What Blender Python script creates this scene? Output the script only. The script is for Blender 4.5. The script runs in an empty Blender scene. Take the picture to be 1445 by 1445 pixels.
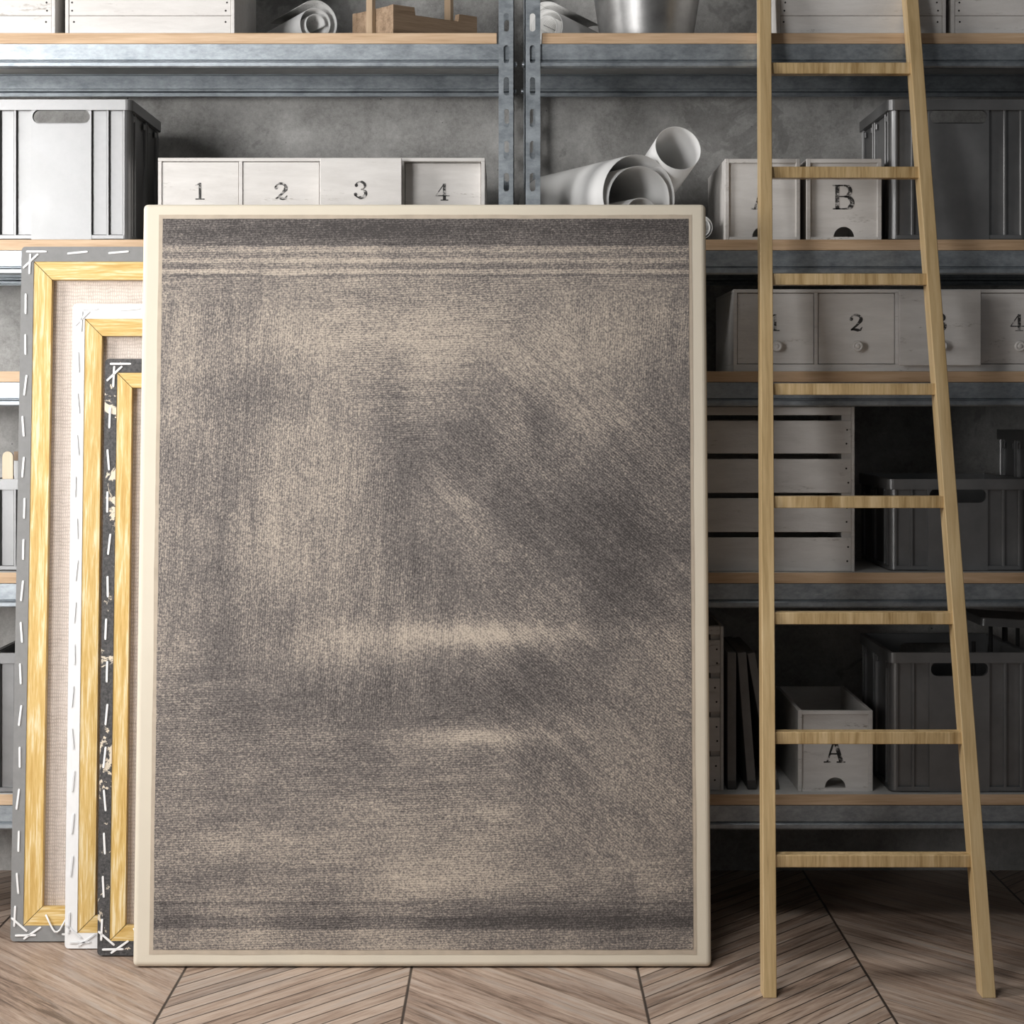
import bpy, bmesh, math, random
from mathutils import Vector, Matrix, noise as mnoise
from mathutils.geometry import tessellate_polygon
rnd = random.Random(7)
SC = bpy.context.scene
COL = SC.collection
PI = math.pi

# ------------------------------------------------------------------ photo <-> place
F, CX, HY, CAMZ = 3000.0, 722.5, 565.0, 1.226     # focal length in px, principal column, horizon row, eye height
YS = 4.97                                         # front edge of the shelving
YW = 5.547                                        # concrete wall
def WX(px, Y): return (px - CX) * Y / F
def WZ(py, Y): return CAMZ - (py - HY) * Y / F

# ------------------------------------------------------------------ materials
def newmat(name):
    m = bpy.data.materials.new(name); m.use_nodes = True
    nt = m.node_tree; nt.nodes.clear()
    out = nt.nodes.new('ShaderNodeOutputMaterial'); b = nt.nodes.new('ShaderNodeBsdfPrincipled')
    nt.links.new(b.outputs[0], out.inputs[0])
    return m, nt, b
def N(nt, t, **kw):
    n = nt.nodes.new(t)
    for k, v in kw.items():
        if k in n.inputs: n.inputs[k].default_value = v
        else: setattr(n, k, v)
    return n
def ramp(nt, fac, stops):
    r = nt.nodes.new('ShaderNodeValToRGB')
    while len(r.color_ramp.elements) < len(stops): r.color_ramp.elements.new(0.5)
    for e, (p, c) in zip(r.color_ramp.elements, stops):
        e.position = p; e.color = (c[0], c[1], c[2], 1) if hasattr(c, '__len__') else (c, c, c, 1)
    nt.links.new(fac, r.inputs[0]); return r.outputs[0]
def mapping(nt, scale=(1,1,1), rot=(0,0,0), coord='Object'):
    tc = nt.nodes.new('ShaderNodeTexCoord'); mp = nt.nodes.new('ShaderNodeMapping')
    mp.inputs['Scale'].default_value = scale; mp.inputs['Rotation'].default_value = rot
    nt.links.new(tc.outputs[coord], mp.inputs[0]); return mp.outputs[0]
def noise(nt, vec, scale, detail=4, rough=0.55, dist=0.0):
    n = N(nt, 'ShaderNodeTexNoise', Scale=scale, Detail=detail, Roughness=rough, Distortion=dist)
    nt.links.new(vec, n.inputs['Vector']); return n.outputs[0]
def mix(nt, fac, a, b, mode='MIX'):
    n = nt.nodes.new('ShaderNodeMix'); n.data_type = 'RGBA'; n.blend_type = mode; n.clamp_factor = True
    for i, v in ((0, fac), (6, a), (7, b)):
        if isinstance(v, (int, float)): n.inputs[i].default_value = v
        elif isinstance(v, tuple): n.inputs[i].default_value = (v[0], v[1], v[2], 1)
        else: nt.links.new(v, n.inputs[i])
    return n.outputs[2]
def math_(nt, op, a, b=None, c=None):
    n = nt.nodes.new('ShaderNodeMath'); n.operation = op
    for i, v in enumerate((a, b, c)):
        if v is None: continue
        if isinstance(v, (int, float)): n.inputs[i].default_value = v
        else: nt.links.new(v, n.inputs[i])
    return n.outputs[0]
def bump(nt, b, h, strength, dist):
    n = nt.nodes.new('ShaderNodeBump'); n.inputs['Strength'].default_value = strength; n.inputs['Distance'].default_value = dist
    nt.links.new(h, n.inputs['Height']); nt.links.new(n.outputs[0], b.inputs['Normal'])
def objrand(nt, vec):
    """shift a texture per object so copies are not identical"""
    oi = nt.nodes.new('ShaderNodeObjectInfo'); add = nt.nodes.new('ShaderNodeVectorMath'); add.operation = 'ADD'
    cx = nt.nodes.new('ShaderNodeCombineXYZ'); m = math_(nt, 'MULTIPLY', oi.outputs['Random'], 13.7)
    for i in range(3): nt.links.new(m, cx.inputs[i])
    nt.links.new(vec, add.inputs[0]); nt.links.new(cx.outputs[0], add.inputs[1]); return add.outputs[0]

def mat_wood(name, cols, axis='x', grain=1.0, rough=0.5, fine=220, contrast=(0.32, 0.5, 0.68), bmp=0.15):
    m, nt, b = newmat(name)
    s = {'x': (0.06, 1, 1), 'y': (1, 0.06, 1), 'z': (1, 1, 0.06)}[axis]
    v = objrand(nt, mapping(nt, s))
    n1 = noise(nt, v, 38*grain, 5, 0.6, 0.6); n2 = noise(nt, v, fine*grain, 3, 0.6)
    n = math_(nt, 'ADD', math_(nt, 'MULTIPLY', n1, 0.65), math_(nt, 'MULTIPLY', n2, 0.35))
    c = ramp(nt, n, list(zip(contrast, cols)))
    nt.links.new(c, b.inputs['Base Color']); b.inputs['Roughness'].default_value = rough
    bump(nt, b, n, bmp, 0.002); return m
def mat_plain(name, col, rough=0.5, metal=0.0, var=0.06, scale=30, bmp=0.0, bscale=200):
    m, nt, b = newmat(name)
    v = objrand(nt, mapping(nt))
    n = noise(nt, v, scale, 5, 0.6)
    lo = tuple(max(0, x*(1-var*2.2)) for x in col); hi = tuple(min(1, x*(1+var*1.6)) for x in col)
    nt.links.new(ramp(nt, n, [(0.3, lo), (0.7, hi)]), b.inputs['Base Color'])
    b.inputs['Roughness'].default_value = rough; b.inputs['Metallic'].default_value = metal
    if bmp: bump(nt, b, noise(nt, v, bscale, 4, 0.6), bmp, 0.002)
    return m

def mat_white_wood():
    m, nt, b = newmat('white_painted_wood')
    v = objrand(nt, mapping(nt, (0.18, 1, 1)))
    n = noise(nt, v, 55, 6, 0.65, 0.4); n3 = noise(nt, v, 16, 6, 0.7, 1.5); n4 = noise(nt, objrand(nt, mapping(nt, (.3, 1, 1))), 240, 3, 0.7)
    base = ramp(nt, n, [(0.25, (.58, .555, .53)), (0.75, (.71, .685, .66))])
    wear = math_(nt, 'MULTIPLY', ramp(nt, n3, [(0.57, 0), (0.68, 1)]), ramp(nt, n4, [(0.5, 0), (0.62, 1)]))
    nt.links.new(mix(nt, wear, base, (.30, .27, .24)), b.inputs['Base Color'])
    b.inputs['Roughness'].default_value = 0.6; bump(nt, b, math_(nt, 'ADD', n, math_(nt, 'MULTIPLY', n4, .6)), 0.3, 0.003); return m
def mat_galv():
    m, nt, b = newmat('galvanised_steel')
    v = objrand(nt, mapping(nt, (.55, 1, 1)))
    n = noise(nt, v, 26, 6, 0.65); n2 = noise(nt, v, 110, 4, 0.7)
    f = math_(nt, 'ADD', math_(nt, 'MULTIPLY', n, .6), math_(nt, 'MULTIPLY', n2, .4))
    nt.links.new(ramp(nt, f, [(0.36, (.215, .24, .262)), (0.64, (.415, .45, .48))]), b.inputs['Base Color'])
    nt.links.new(math_(nt, 'ADD', math_(nt, 'MULTIPLY', f, .25), .33), b.inputs['Roughness'])
    b.inputs['Metallic'].default_value = 0.75; return m
def mat_crate():
    m, nt, b = newmat('grey_metal_crate')
    v = objrand(nt, mapping(nt)); n = noise(nt, v, 14, 5, 0.6)
    nt.links.new(ramp(nt, n, [(0.3, (.205, .205, .207)), (0.7, (.26, .26, .26))]), b.inputs['Base Color'])
    nt.links.new(math_(nt, 'ADD', math_(nt, 'MULTIPLY', n, .2), .30), b.inputs['Roughness'])
    b.inputs['Metallic'].default_value = 0.6; return m
def mat_concrete():
    m, nt, b = newmat('concrete')
    v = mapping(nt)
    big = noise(nt, v, 1.6, 6, 0.62, 0.6); med = noise(nt, v, 7, 7, 0.7, 0.3); fine = noise(nt, v, 105, 5, 0.85)
    f = math_(nt, 'ADD', math_(nt, 'ADD', math_(nt, 'MULTIPLY', big, .40), math_(nt, 'MULTIPLY', med, .35)), math_(nt, 'MULTIPLY', fine, .25))
    c = ramp(nt, f, [(0.40, (.22, .215, .205)), (0.5, (.385, .378, .365)), (0.60, (.55, .54, .525))])
    stain = noise(nt, v, 4.2, 5, .6, 1.0)
    c = mix(nt, ramp(nt, stain, [(.60, 0), (.625, .42)]), c, (.17, .165, .158))
    vo = N(nt, 'ShaderNodeTexVoronoi', Scale=34.0); nt.links.new(v, vo.inputs['Vector'])
    pit = math_(nt, 'MULTIPLY', ramp(nt, vo.outputs['Distance'], [(0.05, 1), (0.09, 0)]), ramp(nt, med, [(.5, 0), (.6, 1)]))
    c = mix(nt, pit, c, (.05, .048, .045))
    nt.links.new(c, b.inputs['Base Color']); b.inputs['Roughness'].default_value = 0.85
    bump(nt, b, math_(nt, 'SUBTRACT', math_(nt, 'ADD', fine, med), pit), 0.35, 0.004); return m

CHW, CHX, PLW = 0.4875, -0.2168, 0.0765           # chevron column width, one seam, plank pitch along a seam
def mat_floor():
    m, nt, b = newmat('chevron_parquet')
    tc = nt.nodes.new('ShaderNodeTexCoord'); sp = nt.nodes.new('ShaderNodeSeparateXYZ'); nt.links.new(tc.outputs['Object'], sp.inputs[0])
    x, y = sp.outputs[0], sp.outputs[1]
    u = math_(nt, 'DIVIDE', math_(nt, 'SUBTRACT', x, CHX), CHW)
    col = math_(nt, 'FLOOR', u); fr = math_(nt, 'FRACT', u)
    s = math_(nt, 'MULTIPLY', fr, CHW)
    par = math_(nt, 'FLOORED_MODULO', col, 2.0)                     # 0: planks run away to the left, 1: to the right
    sg = math_(nt, 'SUBTRACT', 1.0, math_(nt, 'MULTIPLY', par, 2.0))
    v = math_(nt, 'ADD', y, math_(nt, 'MULTIPLY', math_(nt, 'MULTIPLY', s, 1.303), sg))
    q = math_(nt, 'DIVIDE', v, PLW); idx = math_(nt, 'FLOOR', q); fq = math_(nt, 'FRACT', q)
    cid = nt.nodes.new('ShaderNodeCombineXYZ'); nt.links.new(col, cid.inputs[0]); nt.links.new(idx, cid.inputs[1])
    wn = nt.nodes.new('ShaderNodeTexWhiteNoise'); wn.noise_dimensions = '2D'; nt.links.new(cid.outputs[0], wn.inputs['Vector'])
    al = math_(nt, 'SUBTRACT', math_(nt, 'MULTIPLY', s, .609), math_(nt, 'MULTIPLY', math_(nt, 'MULTIPLY', y, .793), sg))
    gc = nt.nodes.new('ShaderNodeCombineXYZ')
    nt.links.new(math_(nt, 'MULTIPLY', al, 2.2), gc.inputs[0]); nt.links.new(math_(nt, 'MULTIPLY', v, 20.0), gc.inputs[1])
    nt.links.new(math_(nt, 'MULTIPLY', wn.outputs[0], 60.0), gc.inputs[2])
    g1 = noise(nt, gc.outputs[0], 2.6, 6, 0.65, 0.5); g2 = noise(nt, gc.outputs[0], 13, 4, 0.7)
    f = math_(nt, 'ADD', math_(nt, 'MULTIPLY', g1, .62), math_(nt, 'MULTIPLY', g2, .22))
    f = math_(nt, 'ADD', f, math_(nt, 'MULTIPLY', wn.outputs[0], .16))
    c = ramp(nt, f, [(0.34, (.115, .076, .055)), (0.45, (.30, .212, .160)), (0.56, (.43, .325, .255)), (0.70, (.55, .45, .375))])
    gmix = noise(nt, gc.outputs[0], 1.3, 3, .5)
    c = mix(nt, ramp(nt, gmix, [(.5, 0), (.72, .45)]), c, (.30, .275, .255))
    e = math_(nt, 'ABSOLUTE', math_(nt, 'SUBTRACT', fq, 0.5))
    gap = ramp(nt, e, [(0.452, 0), (0.476, 1)])
    gap = math_(nt, 'MULTIPLY', gap, ramp(nt, math_(nt, 'ADD', math_(nt, 'MULTIPLY', par, .5), math_(nt, 'MULTIPLY', wn.outputs[0], .5)), [(.30, .10), (.56, 1)]))
    e2 = math_(nt, 'ABSOLUTE', math_(nt, 'SUBTRACT', fr, 0.5))
    seam = ramp(nt, e2, [(0.4935, 0), (0.4965, 1)])
    dark = math_(nt, 'MAXIMUM', gap, seam)
    c = mix(nt, dark, c, (.018, .012, .009))
    nt.links.new(c, b.inputs['Base Color'])
    nt.links.new(math_(nt, 'ADD', math_(nt, 'MULTIPLY', g1, .22), .34), b.inputs['Roughness'])
    bump(nt, b, math_(nt, 'SUBTRACT', math_(nt, 'MULTIPLY', g2, .25), dark), 0.5, 0.003); return m

def mat_linen():
    m, nt, b = newmat('linen_back')
    v = mapping(nt)
    w1 = N(nt, 'ShaderNodeTexWave', Scale=62.0, Distortion=4.5, Detail=3.0); w1.bands_direction = 'X'; nt.links.new(v, w1.inputs['Vector'])
    w2 = N(nt, 'ShaderNodeTexWave', Scale=38.0, Distortion=4.5, Detail=3.0); w2.bands_direction = 'Z'; nt.links.new(v, w2.inputs['Vector'])
    h = math_(nt, 'MULTIPLY', w1.outputs['Fac'], w2.outputs['Fac']); n = noise(nt, v, 60, 4, .6)
    f = math_(nt, 'ADD', math_(nt, 'MULTIPLY', h, .55), math_(nt, 'MULTIPLY', n, .45))
    nt.links.new(ramp(nt, f, [(.1, (.50, .425, .375)), (.45, (.76, .675, .615))]), b.inputs['Base Color'])
    b.inputs['Roughness'].default_value = .95; bump(nt, b, h, .35, .002); return m
def mat_ink():
    m, nt, b = newmat('worn_black_stencil_ink')
    v = mapping(nt, (.6, 1, 1)); n = noise(nt, objrand(nt, v), 95, 5, .75)
    nt.links.new(ramp(nt, n, [(.50, (.022, .020, .019)), (.60, (.52, .50, .48))]), b.inputs['Base Color'])
    b.inputs['Roughness'].default_value = .7; return m
def mat_splatter():
    m, nt, b = newmat('black_splattered_canvas')
    v = mapping(nt); n = noise(nt, v, 9, 6, .7, 1.2); n2 = noise(nt, v, 160, 4, .7)
    c = ramp(nt, n2, [(.35, (.022, .022, .023)), (.7, (.105, .10, .10))])
    c = mix(nt, ramp(nt, n, [(.56, 0), (.575, 1)]), c, (.72, .63, .50))
    nt.links.new(c, b.inputs['Base Color']); b.inputs['Roughness'].default_value = .6; return m
def mat_pencil_paper():
    m, nt, b = newmat('drawing_paper')
    v = mapping(nt)
    br = N(nt, 'ShaderNodeTexBrick', Scale=26.0); br.offset = .37; br.squash = 1.6
    br.inputs['Color1'].default_value = (.74, .735, .72, 1); br.inputs['Color2'].default_value = (.70, .695, .68, 1); br.inputs['Mortar'].default_value = (.30, .30, .30, 1)
    br.inputs['Mortar Size'].default_value = .012; nt.links.new(v, br.inputs['Vector'])
    n = noise(nt, v, 14, 2, .5)
    nt.links.new(mix(nt, ramp(nt, n, [(.52, 0), (.54, 1)]), (.74, .735, .72), br.outputs[0]), b.inputs['Base Color'])
    b.inputs['Roughness'].default_value = .7; return m
def mat_print():
    """a plain engraving-like print: grey-brown hatching over aged paper"""
    m, nt, b = newmat('hatched_print')
    def attr(n): a = nt.nodes.new('ShaderNodeAttribute'); a.attribute_name = n; return a.outputs['Fac']
    tc = nt.nodes.new('ShaderNodeTexCoord'); P = tc.outputs['Object']
    def rotated(ang, sc=(1, 1, 1)):
        mp = nt.nodes.new('ShaderNodeMapping'); mp.inputs['Rotation'].default_value = (0, ang, 0); mp.inputs['Scale'].default_value = sc
        nt.links.new(P, mp.inputs[0]); return mp.outputs[0]
    def hatch(ang, sc):
        w = N(nt, 'ShaderNodeTexWave', Scale=sc, Distortion=7.0, Detail=4.0); w.inputs['Detail Scale'].default_value = 2.4; w.inputs['Detail Roughness'].default_value = .65
        w.bands_direction = 'Z'; nt.links.new(rotated(ang), w.inputs['Vector']); return w.outputs['Fac']
    def streak(ang):
        r = nt.nodes.new('ShaderNodeMapping'); r.inputs['Scale'].default_value = (.09, 1, 1); nt.links.new(rotated(ang), r.inputs[0])
        return math_(nt, 'ADD', math_(nt, 'MULTIPLY', noise(nt, r.outputs[0], 26, 5, .7, .9), .6), math_(nt, 'MULTIPLY', noise(nt, r.outputs[0], 110, 4, .7, .4), .4))
    wv, wd = attr('upright'), attr('slant')
    wh = math_(nt, 'SUBTRACT', 1.0, math_(nt, 'ADD', wv, wd))
    def blend(h, d, v): return math_(nt, 'ADD', math_(nt, 'ADD', math_(nt, 'MULTIPLY', h, wh), math_(nt, 'MULTIPLY', d, wd)), math_(nt, 'MULTIPLY', v, wv))
    st = blend(streak(.02), streak(-.78), streak(1.55))
    h = blend(hatch(.03, 62), hatch(-.70, 58), hatch(1.50, 60))
    lo = noise(nt, P, 6, 6, .65, .8); dot = noise(nt, P, 210, 3, .8); k = noise(nt, P, 5, 3, .6)
    f = math_(nt, 'ADD', attr('tone'), math_(nt, 'MULTIPLY', math_(nt, 'SUBTRACT', lo, .5), .55))
    f = math_(nt, 'ADD', f, math_(nt, 'MULTIPLY', math_(nt, 'SUBTRACT', st, .5), .95))
    f = math_(nt, 'ADD', f, math_(nt, 'MULTIPLY', math_(nt, 'SUBTRACT', h, .5), math_(nt, 'MULTIPLY', k, .55)))
    f = math_(nt, 'ADD', f, math_(nt, 'MULTIPLY', math_(nt, 'SUBTRACT', dot, .5), 1.9))
    nt.links.new(ramp(nt, f, [(.0, (.050, .043, .041)), (.45, (.165, .145, .135)), (1.0, (.54, .46, .375))]), b.inputs['Base Color'])
    b.inputs['Roughness'].default_value = .75; return m

OAK = [(.42, .27, .15), (.58, .40, .25), (.70, .52, .35)]
M = dict(
    concrete=mat_concrete(), floor=mat_floor(), galv=mat_galv(), crate=mat_crate(), white_wood=mat_white_wood(),
    board_edge=mat_wood('oak_board_edge', OAK, 'x', 1.0, .55),
    laminate=mat_plain('grey_laminate', (.56, .555, .54), .6, 0, .05),
    ladder_v=mat_wood('ladder_beech', [(.40, .275, .125), (.54, .385, .195), (.66, .50, .28)], 'z', .8, .38, contrast=(.36, .5, .66)),
    ladder_r=mat_wood('ladder_rung_endgrain', [(.34, .22, .09), (.57, .41, .21), (.70, .535, .31)], 'z', 1.1, .38, contrast=(.36, .52, .66)),
    pine=mat_wood('pine_stretcher', [(.55, .335, .085), (.68, .465, .160), (.82, .69, .43)], 'x', 3.4, .55, fine=95, contrast=(.38, .5, .62)),
    caddy=mat_wood('rough_oak', [(.15, .095, .055), (.28, .19, .12), (.38, .27, .18)], 'x', 1.2, .65, bmp=.3),
    caddy_light=mat_wood('pale_oak', [(.25, .17, .10), (.35, .25, .16), (.42, .31, .21)], 'z', 1.2, .6),
    stick=mat_wood('birch_stick', [(.66, .52, .36), (.76, .63, .46), (.82, .70, .54)], 'z', 1.0, .6),
    grey_cloth=mat_plain('grey_primed_canvas', (.245, .245, .243), .8, 0, .03, 60, .1, 500),
    white_cloth=mat_plain('white_primed_canvas', (.84, .84, .84), .75, 0, .01, 40, .1, 500),
    splatter=mat_splatter(), linen=mat_linen(), ink=mat_ink(),
    staple=mat_plain('bright_staple_wire', (.88, .88, .88), .4, 0.0, .02),
    steel_staple=mat_plain('pale_grey_staple_wire', (.74, .75, .76), .4, 0.1, .02),
    cream=mat_plain('cream_canvas', (.70, .632, .515), .7, 0, .012, 8, .06, 600),
    aged=mat_plain('aged_paper', (.50, .42, .33), .8, 0, .06, 30),
    print=mat_print(),
    paper=mat_plain('white_paper', (.74, .735, .725), .6, 0, .015, 12), drawing=mat_pencil_paper(),
    bucket=mat_plain('zinc_bucket', (.40, .395, .39), .38, .9, .14, 9),
    nail=mat_plain('dark_nail', (.03, .028, .027), .5, .3, .05),
    hole=mat_plain('dark_hole', (.02, .02, .02), .9, 0, .05),
    dark_board=mat_plain('charcoal_board', (.16, .15, .142), .6, 0, .06),
    dark_steel=mat_plain('dark_steel', (.10, .10, .10), .35, .7, .06),
    brown=mat_plain('brown_tip', (.34, .24, .16), .6, 0, .06),
    bolt=mat_plain('bolt_steel', (.5, .53, .56), .35, .8, .05),
)

# ------------------------------------------------------------------ mesh helpers
class MB:
    def __init__(s): s.bm = bmesh.new()
    def box(s, x0, x1, y0, y1, z0, z1, bev=0.0, seg=2):
        t = bmesh.new(); bmesh.ops.create_cube(t, size=1)
        for v in t.verts: v.co = Vector(((x0+x1)/2 + v.co.x*(x1-x0), (y0+y1)/2 + v.co.y*(y1-y0), (z0+z1)/2 + v.co.z*(z1-z0)))
        if bev: bmesh.ops.bevel(t, geom=t.edges[:], offset=min(bev, .45*min(x1-x0, y1-y0, z1-z0)), segments=seg, profile=.5, affect='EDGES')
        s.add(t); return s
    def add(s, t, mat=None):
        if mat is not None: t.transform(mat)
        me = bpy.data.meshes.new('t'); t.to_mesh(me); t.free(); s.bm.from_mesh(me); bpy.data.meshes.remove(me); return s
    def plate(s, outer, holes, y0, y1, mat=None):
        """2D loops in (x, z) -> solid between y0 and y1; holes go through"""
        t = bmesh.new(); loops = [outer] + list(holes)
        tri = tessellate_polygon([[Vector((p[0], p[1], 0)) for p in l] for l in loops])
        flat = [p for l in loops for p in l]
        a = [t.verts.new((p[0], y0, p[1])) for p in flat]; b = [t.verts.new((p[0], y1, p[1])) for p in flat]
        for f in tri:
            try: t.faces.new([a[i] for i in f]); t.faces.new([b[i] for i in reversed(f)])
            except ValueError: pass
        k = 0
        for l in loops:
            n = len(l)
            for i in range(n):
                i2 = (i+1) % n
                t.faces.new([a[k+i], a[k+i2], b[k+i2], b[k+i]])
            k += n
        bmesh.ops.recalc_face_normals(t, faces=t.faces[:]); return s.add(t, mat)
    def prism_x(s, prof, x0, x1):
        """profile in (y, z) extruded along x"""
        return s.plate([(p[0], p[1]) for p in prof], [], x0, x1, Matrix(((0,1,0,0),(1,0,0,0),(0,0,1,0),(0,0,0,1))))
    def prism_z(s, outer, holes, z0, z1):
        return s.plate(outer, holes, z0, z1, Matrix(((1,0,0,0),(0,0,1,0),(0,1,0,0),(0,0,0,1))))
    def lathe(s, prof, n=32, mat=None):
        """profile (r, h) about z"""
        t = bmesh.new(); rings = []
        for r, h in prof:
            rings.append([t.verts.new((max(r, 1e-5)*math.cos(2*PI*i/n), max(r, 1e-5)*math.sin(2*PI*i/n), h)) for i in range(n)])
        for a, b in zip(rings, rings[1:]):
            for i in range(n): t.faces.new([a[i], a[(i+1) % n], b[(i+1) % n], b[i]])
        bmesh.ops.remove_doubles(t, verts=t.verts[:], dist=2e-5)
        bmesh.ops.recalc_face_normals(t, faces=t.faces[:])
        for f in t.faces: f.smooth = True
        return s.add(t, mat)
    def tube(s, pts, r, n=8):
        t = bmesh.new(); rings = []
        pts = [Vector(p) for p in pts]
        for i, p in enumerate(pts):
            d = (pts[min(i+1, len(pts)-1)] - pts[max(i-1, 0)]).normalized()
            u = d.orthogonal().normalized() if i == 0 else (u - d*u.dot(d)).normalized()
            w = d.cross(u)
            rings.append([t.verts.new(p + (u*math.cos(2*PI*k/n) + w*math.sin(2*PI*k/n))*r) for k in range(n)])
        for a, b in zip(rings, rings[1:]):
            for k in range(n): t.faces.new([a[k], a[(k+1) % n], b[(k+1) % n], b[k]])
        t.faces.new(rings[0]); t.faces.new(rings[-1])
        bmesh.ops.recalc_face_normals(t, faces=t.faces[:])
        for f in t.faces: f.smooth = len(f.verts) == 4
        return s.add(t)
    def build(s, name, mats, parent=None, loc=None, rot=None, smooth=False):
        me = bpy.data.meshes.new(name); s.bm.to_mesh(me); s.bm.free()
        for m in (mats if isinstance(mats, (list, tuple)) else [mats]): me.materials.append(M[m])
        if smooth: me.shade_smooth()
        o = bpy.data.objects.new(name, me); COL.objects.link(o)
        if parent is not None: o.parent = parent
        if loc: o.location = loc
        if rot: o.rotation_euler = rot
        return o
def thing(name, label, cat, loc=(0,0,0), rot=(0,0,0), group=None):
    o = bpy.data.objects.new(name, None); o.empty_display_size = .05; COL.objects.link(o)
    o.location = loc; o.rotation_euler = rot; tag(o, label, cat, group); return o
def tag(o, label, cat, group=None):
    o['label'] = label; o['category'] = cat
    if group: o['group'] = group
    return o
def dup_tree(o, parent=None):
    c = o.copy(); COL.objects.link(c)
    if parent is not None: c.parent = parent
    for ch in list(o.children): dup_tree(ch, c)
    return c
def rrect(x0, x1, z0, z1, r, n=5):
    out = []
    for cx, cz, a0 in ((x1-r, z1-r, 0), (x0+r, z1-r, 90), (x0+r, z0+r, 180), (x1-r, z0+r, 270)):
        for i in range(n+1):
            a = math.radians(a0 + 90*i/n); out.append((cx + r*math.cos(a), cz + r*math.sin(a)))
    return out
def rect(x0, x1, z0, z1): return [(x0,z0),(x1,z0),(x1,z1),(x0,z1)]

# ------------------------------------------------------------------ setting
fl = MB().box(-5, 5, -3.5, YW, -.04, 0).build('floor', 'floor'); fl['kind'] = 'structure'
wl = MB().box(-5, 5, YW, YW+.12, -.04, 3.4).build('wall_back', 'concrete'); wl['kind'] = 'structure'

# ------------------------------------------------------------------ shelving units
SHELF_Z = [WZ(p, YS) for p in (46.5, 338, 524, 808, 1121)]
BT = .0253
def front_profile(z):        # rolled steel beam, seen from the front: flat web, groove, rounded lip
    return [(0, z), (0, z-.0365), (.004, z-.0385), (.004, z-.0395), (-.0025, z-.041), (-.006, z-.044), (-.006, z-.052), (-.003, z-.0555),
            (.012, z-.0555), (.012, z-.0535), (-.001, z-.0535), (-.003, z-.051), (-.003, z-.045), (0, z-.043), (.006, z-.041), (.006, z-.037), (.002, z-.035), (.002, z-.002), (.02, z-.002), (.02, z)]
def upright(unit, x0, x1, side, y, face):
    """perforated angle post: slotted front flange (facing -y when face = 1) and a side flange at x0 or x1"""
    H = 2.45; w = x1-x0; holes = []; cx = (x0+x1)/2
    z = WZ(32.5, YS)
    pitch = 45.0*YS/F
    k = int((z-.05)/pitch); zz = z - k*pitch
    while zz < H - .03:
        hw, hh = .0036 if face else .0036, .0135*1.6
        hw = .0064; hl = .0215
        pts = []
        for i in range(7): a = PI*i/6; pts.append((cx + hw*math.cos(a), zz + hl - hw + hw*math.sin(a)))
        for i in range(7): a = PI + PI*i/6; pts.append((cx + hw*math.cos(a), zz - hl + hw + hw*math.sin(a)))
        holes.append(pts); zz += pitch
    b = MB(); b.plate(rect(x0, x1, 0, H), holes, y, y+.002)
    sx = (x1-.002, x1) if side > 0 else (x0, x0+.002)
    b.box(sx[0], sx[1], y, y+.035 if face else y+.002, 0, H) if face else b.box(sx[0], sx[1], y-.033, y, 0, H)
    return b.build('upright_post', 'galv', unit)
def shelving(x0, x1, label, side):
    u = thing('shelving_unit', label, 'shelving', ((x0+x1)/2, YS, 0), group='steel shelving units along the concrete wall')
    ox = (x0+x1)/2; a, b_ = x0-ox, x1-ox; PW = .0362; D = .50
    for xa, xb, sd in ((a, a+PW, -1), (b_-PW, b_, 1)):
        upright(u, xa, xb, sd, -.0085, 1); upright(u, xa, xb, sd, D-.002, 0)
    for z in SHELF_Z:
        bd = MB().box(a+.004+(PW if side>0 else PW), b_-.004-PW, 0, D-.012, z-BT, z, .0012, 1)
        ob = bd.build('shelf_board', ['laminate', 'board_edge'], u)
        for p in ob.data.polygons: p.material_index = 1 if abs(p.normal.y) > .5 else 0
        fb = MB().prism_x(front_profile(z-BT-.0008), a+.004, b_-.004).build('front_beam', 'galv', u)
        bb = MB().prism_x([(D-.022-p[0], p[1]) for p in front_profile(z-BT-.0008)], a+.004, b_-.004).build('back_beam', 'galv', u)
        for e, sd in ((a, -1), (b_, 1)):
            for yy in (.012, D-.02):
                MB().lathe([(0, 0), (.006, 0), (.006, .006), (0, .007)], 6, Matrix.Translation((e, yy, z-.072 if yy < .1 else z-.066)) @ Matrix.Rotation(sd*PI/2, 4, 'Y')).build('bolt', 'bolt', u)
    return u
shelving(-1.66, WX(725.5, YS), 'galvanised steel shelving bay with oak-edged boards behind the leaning canvases', 1)
shelving(WX(740.5, YS), 1.72, 'galvanised steel shelving bay with oak-edged boards behind the wooden ladder', -1)

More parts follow.
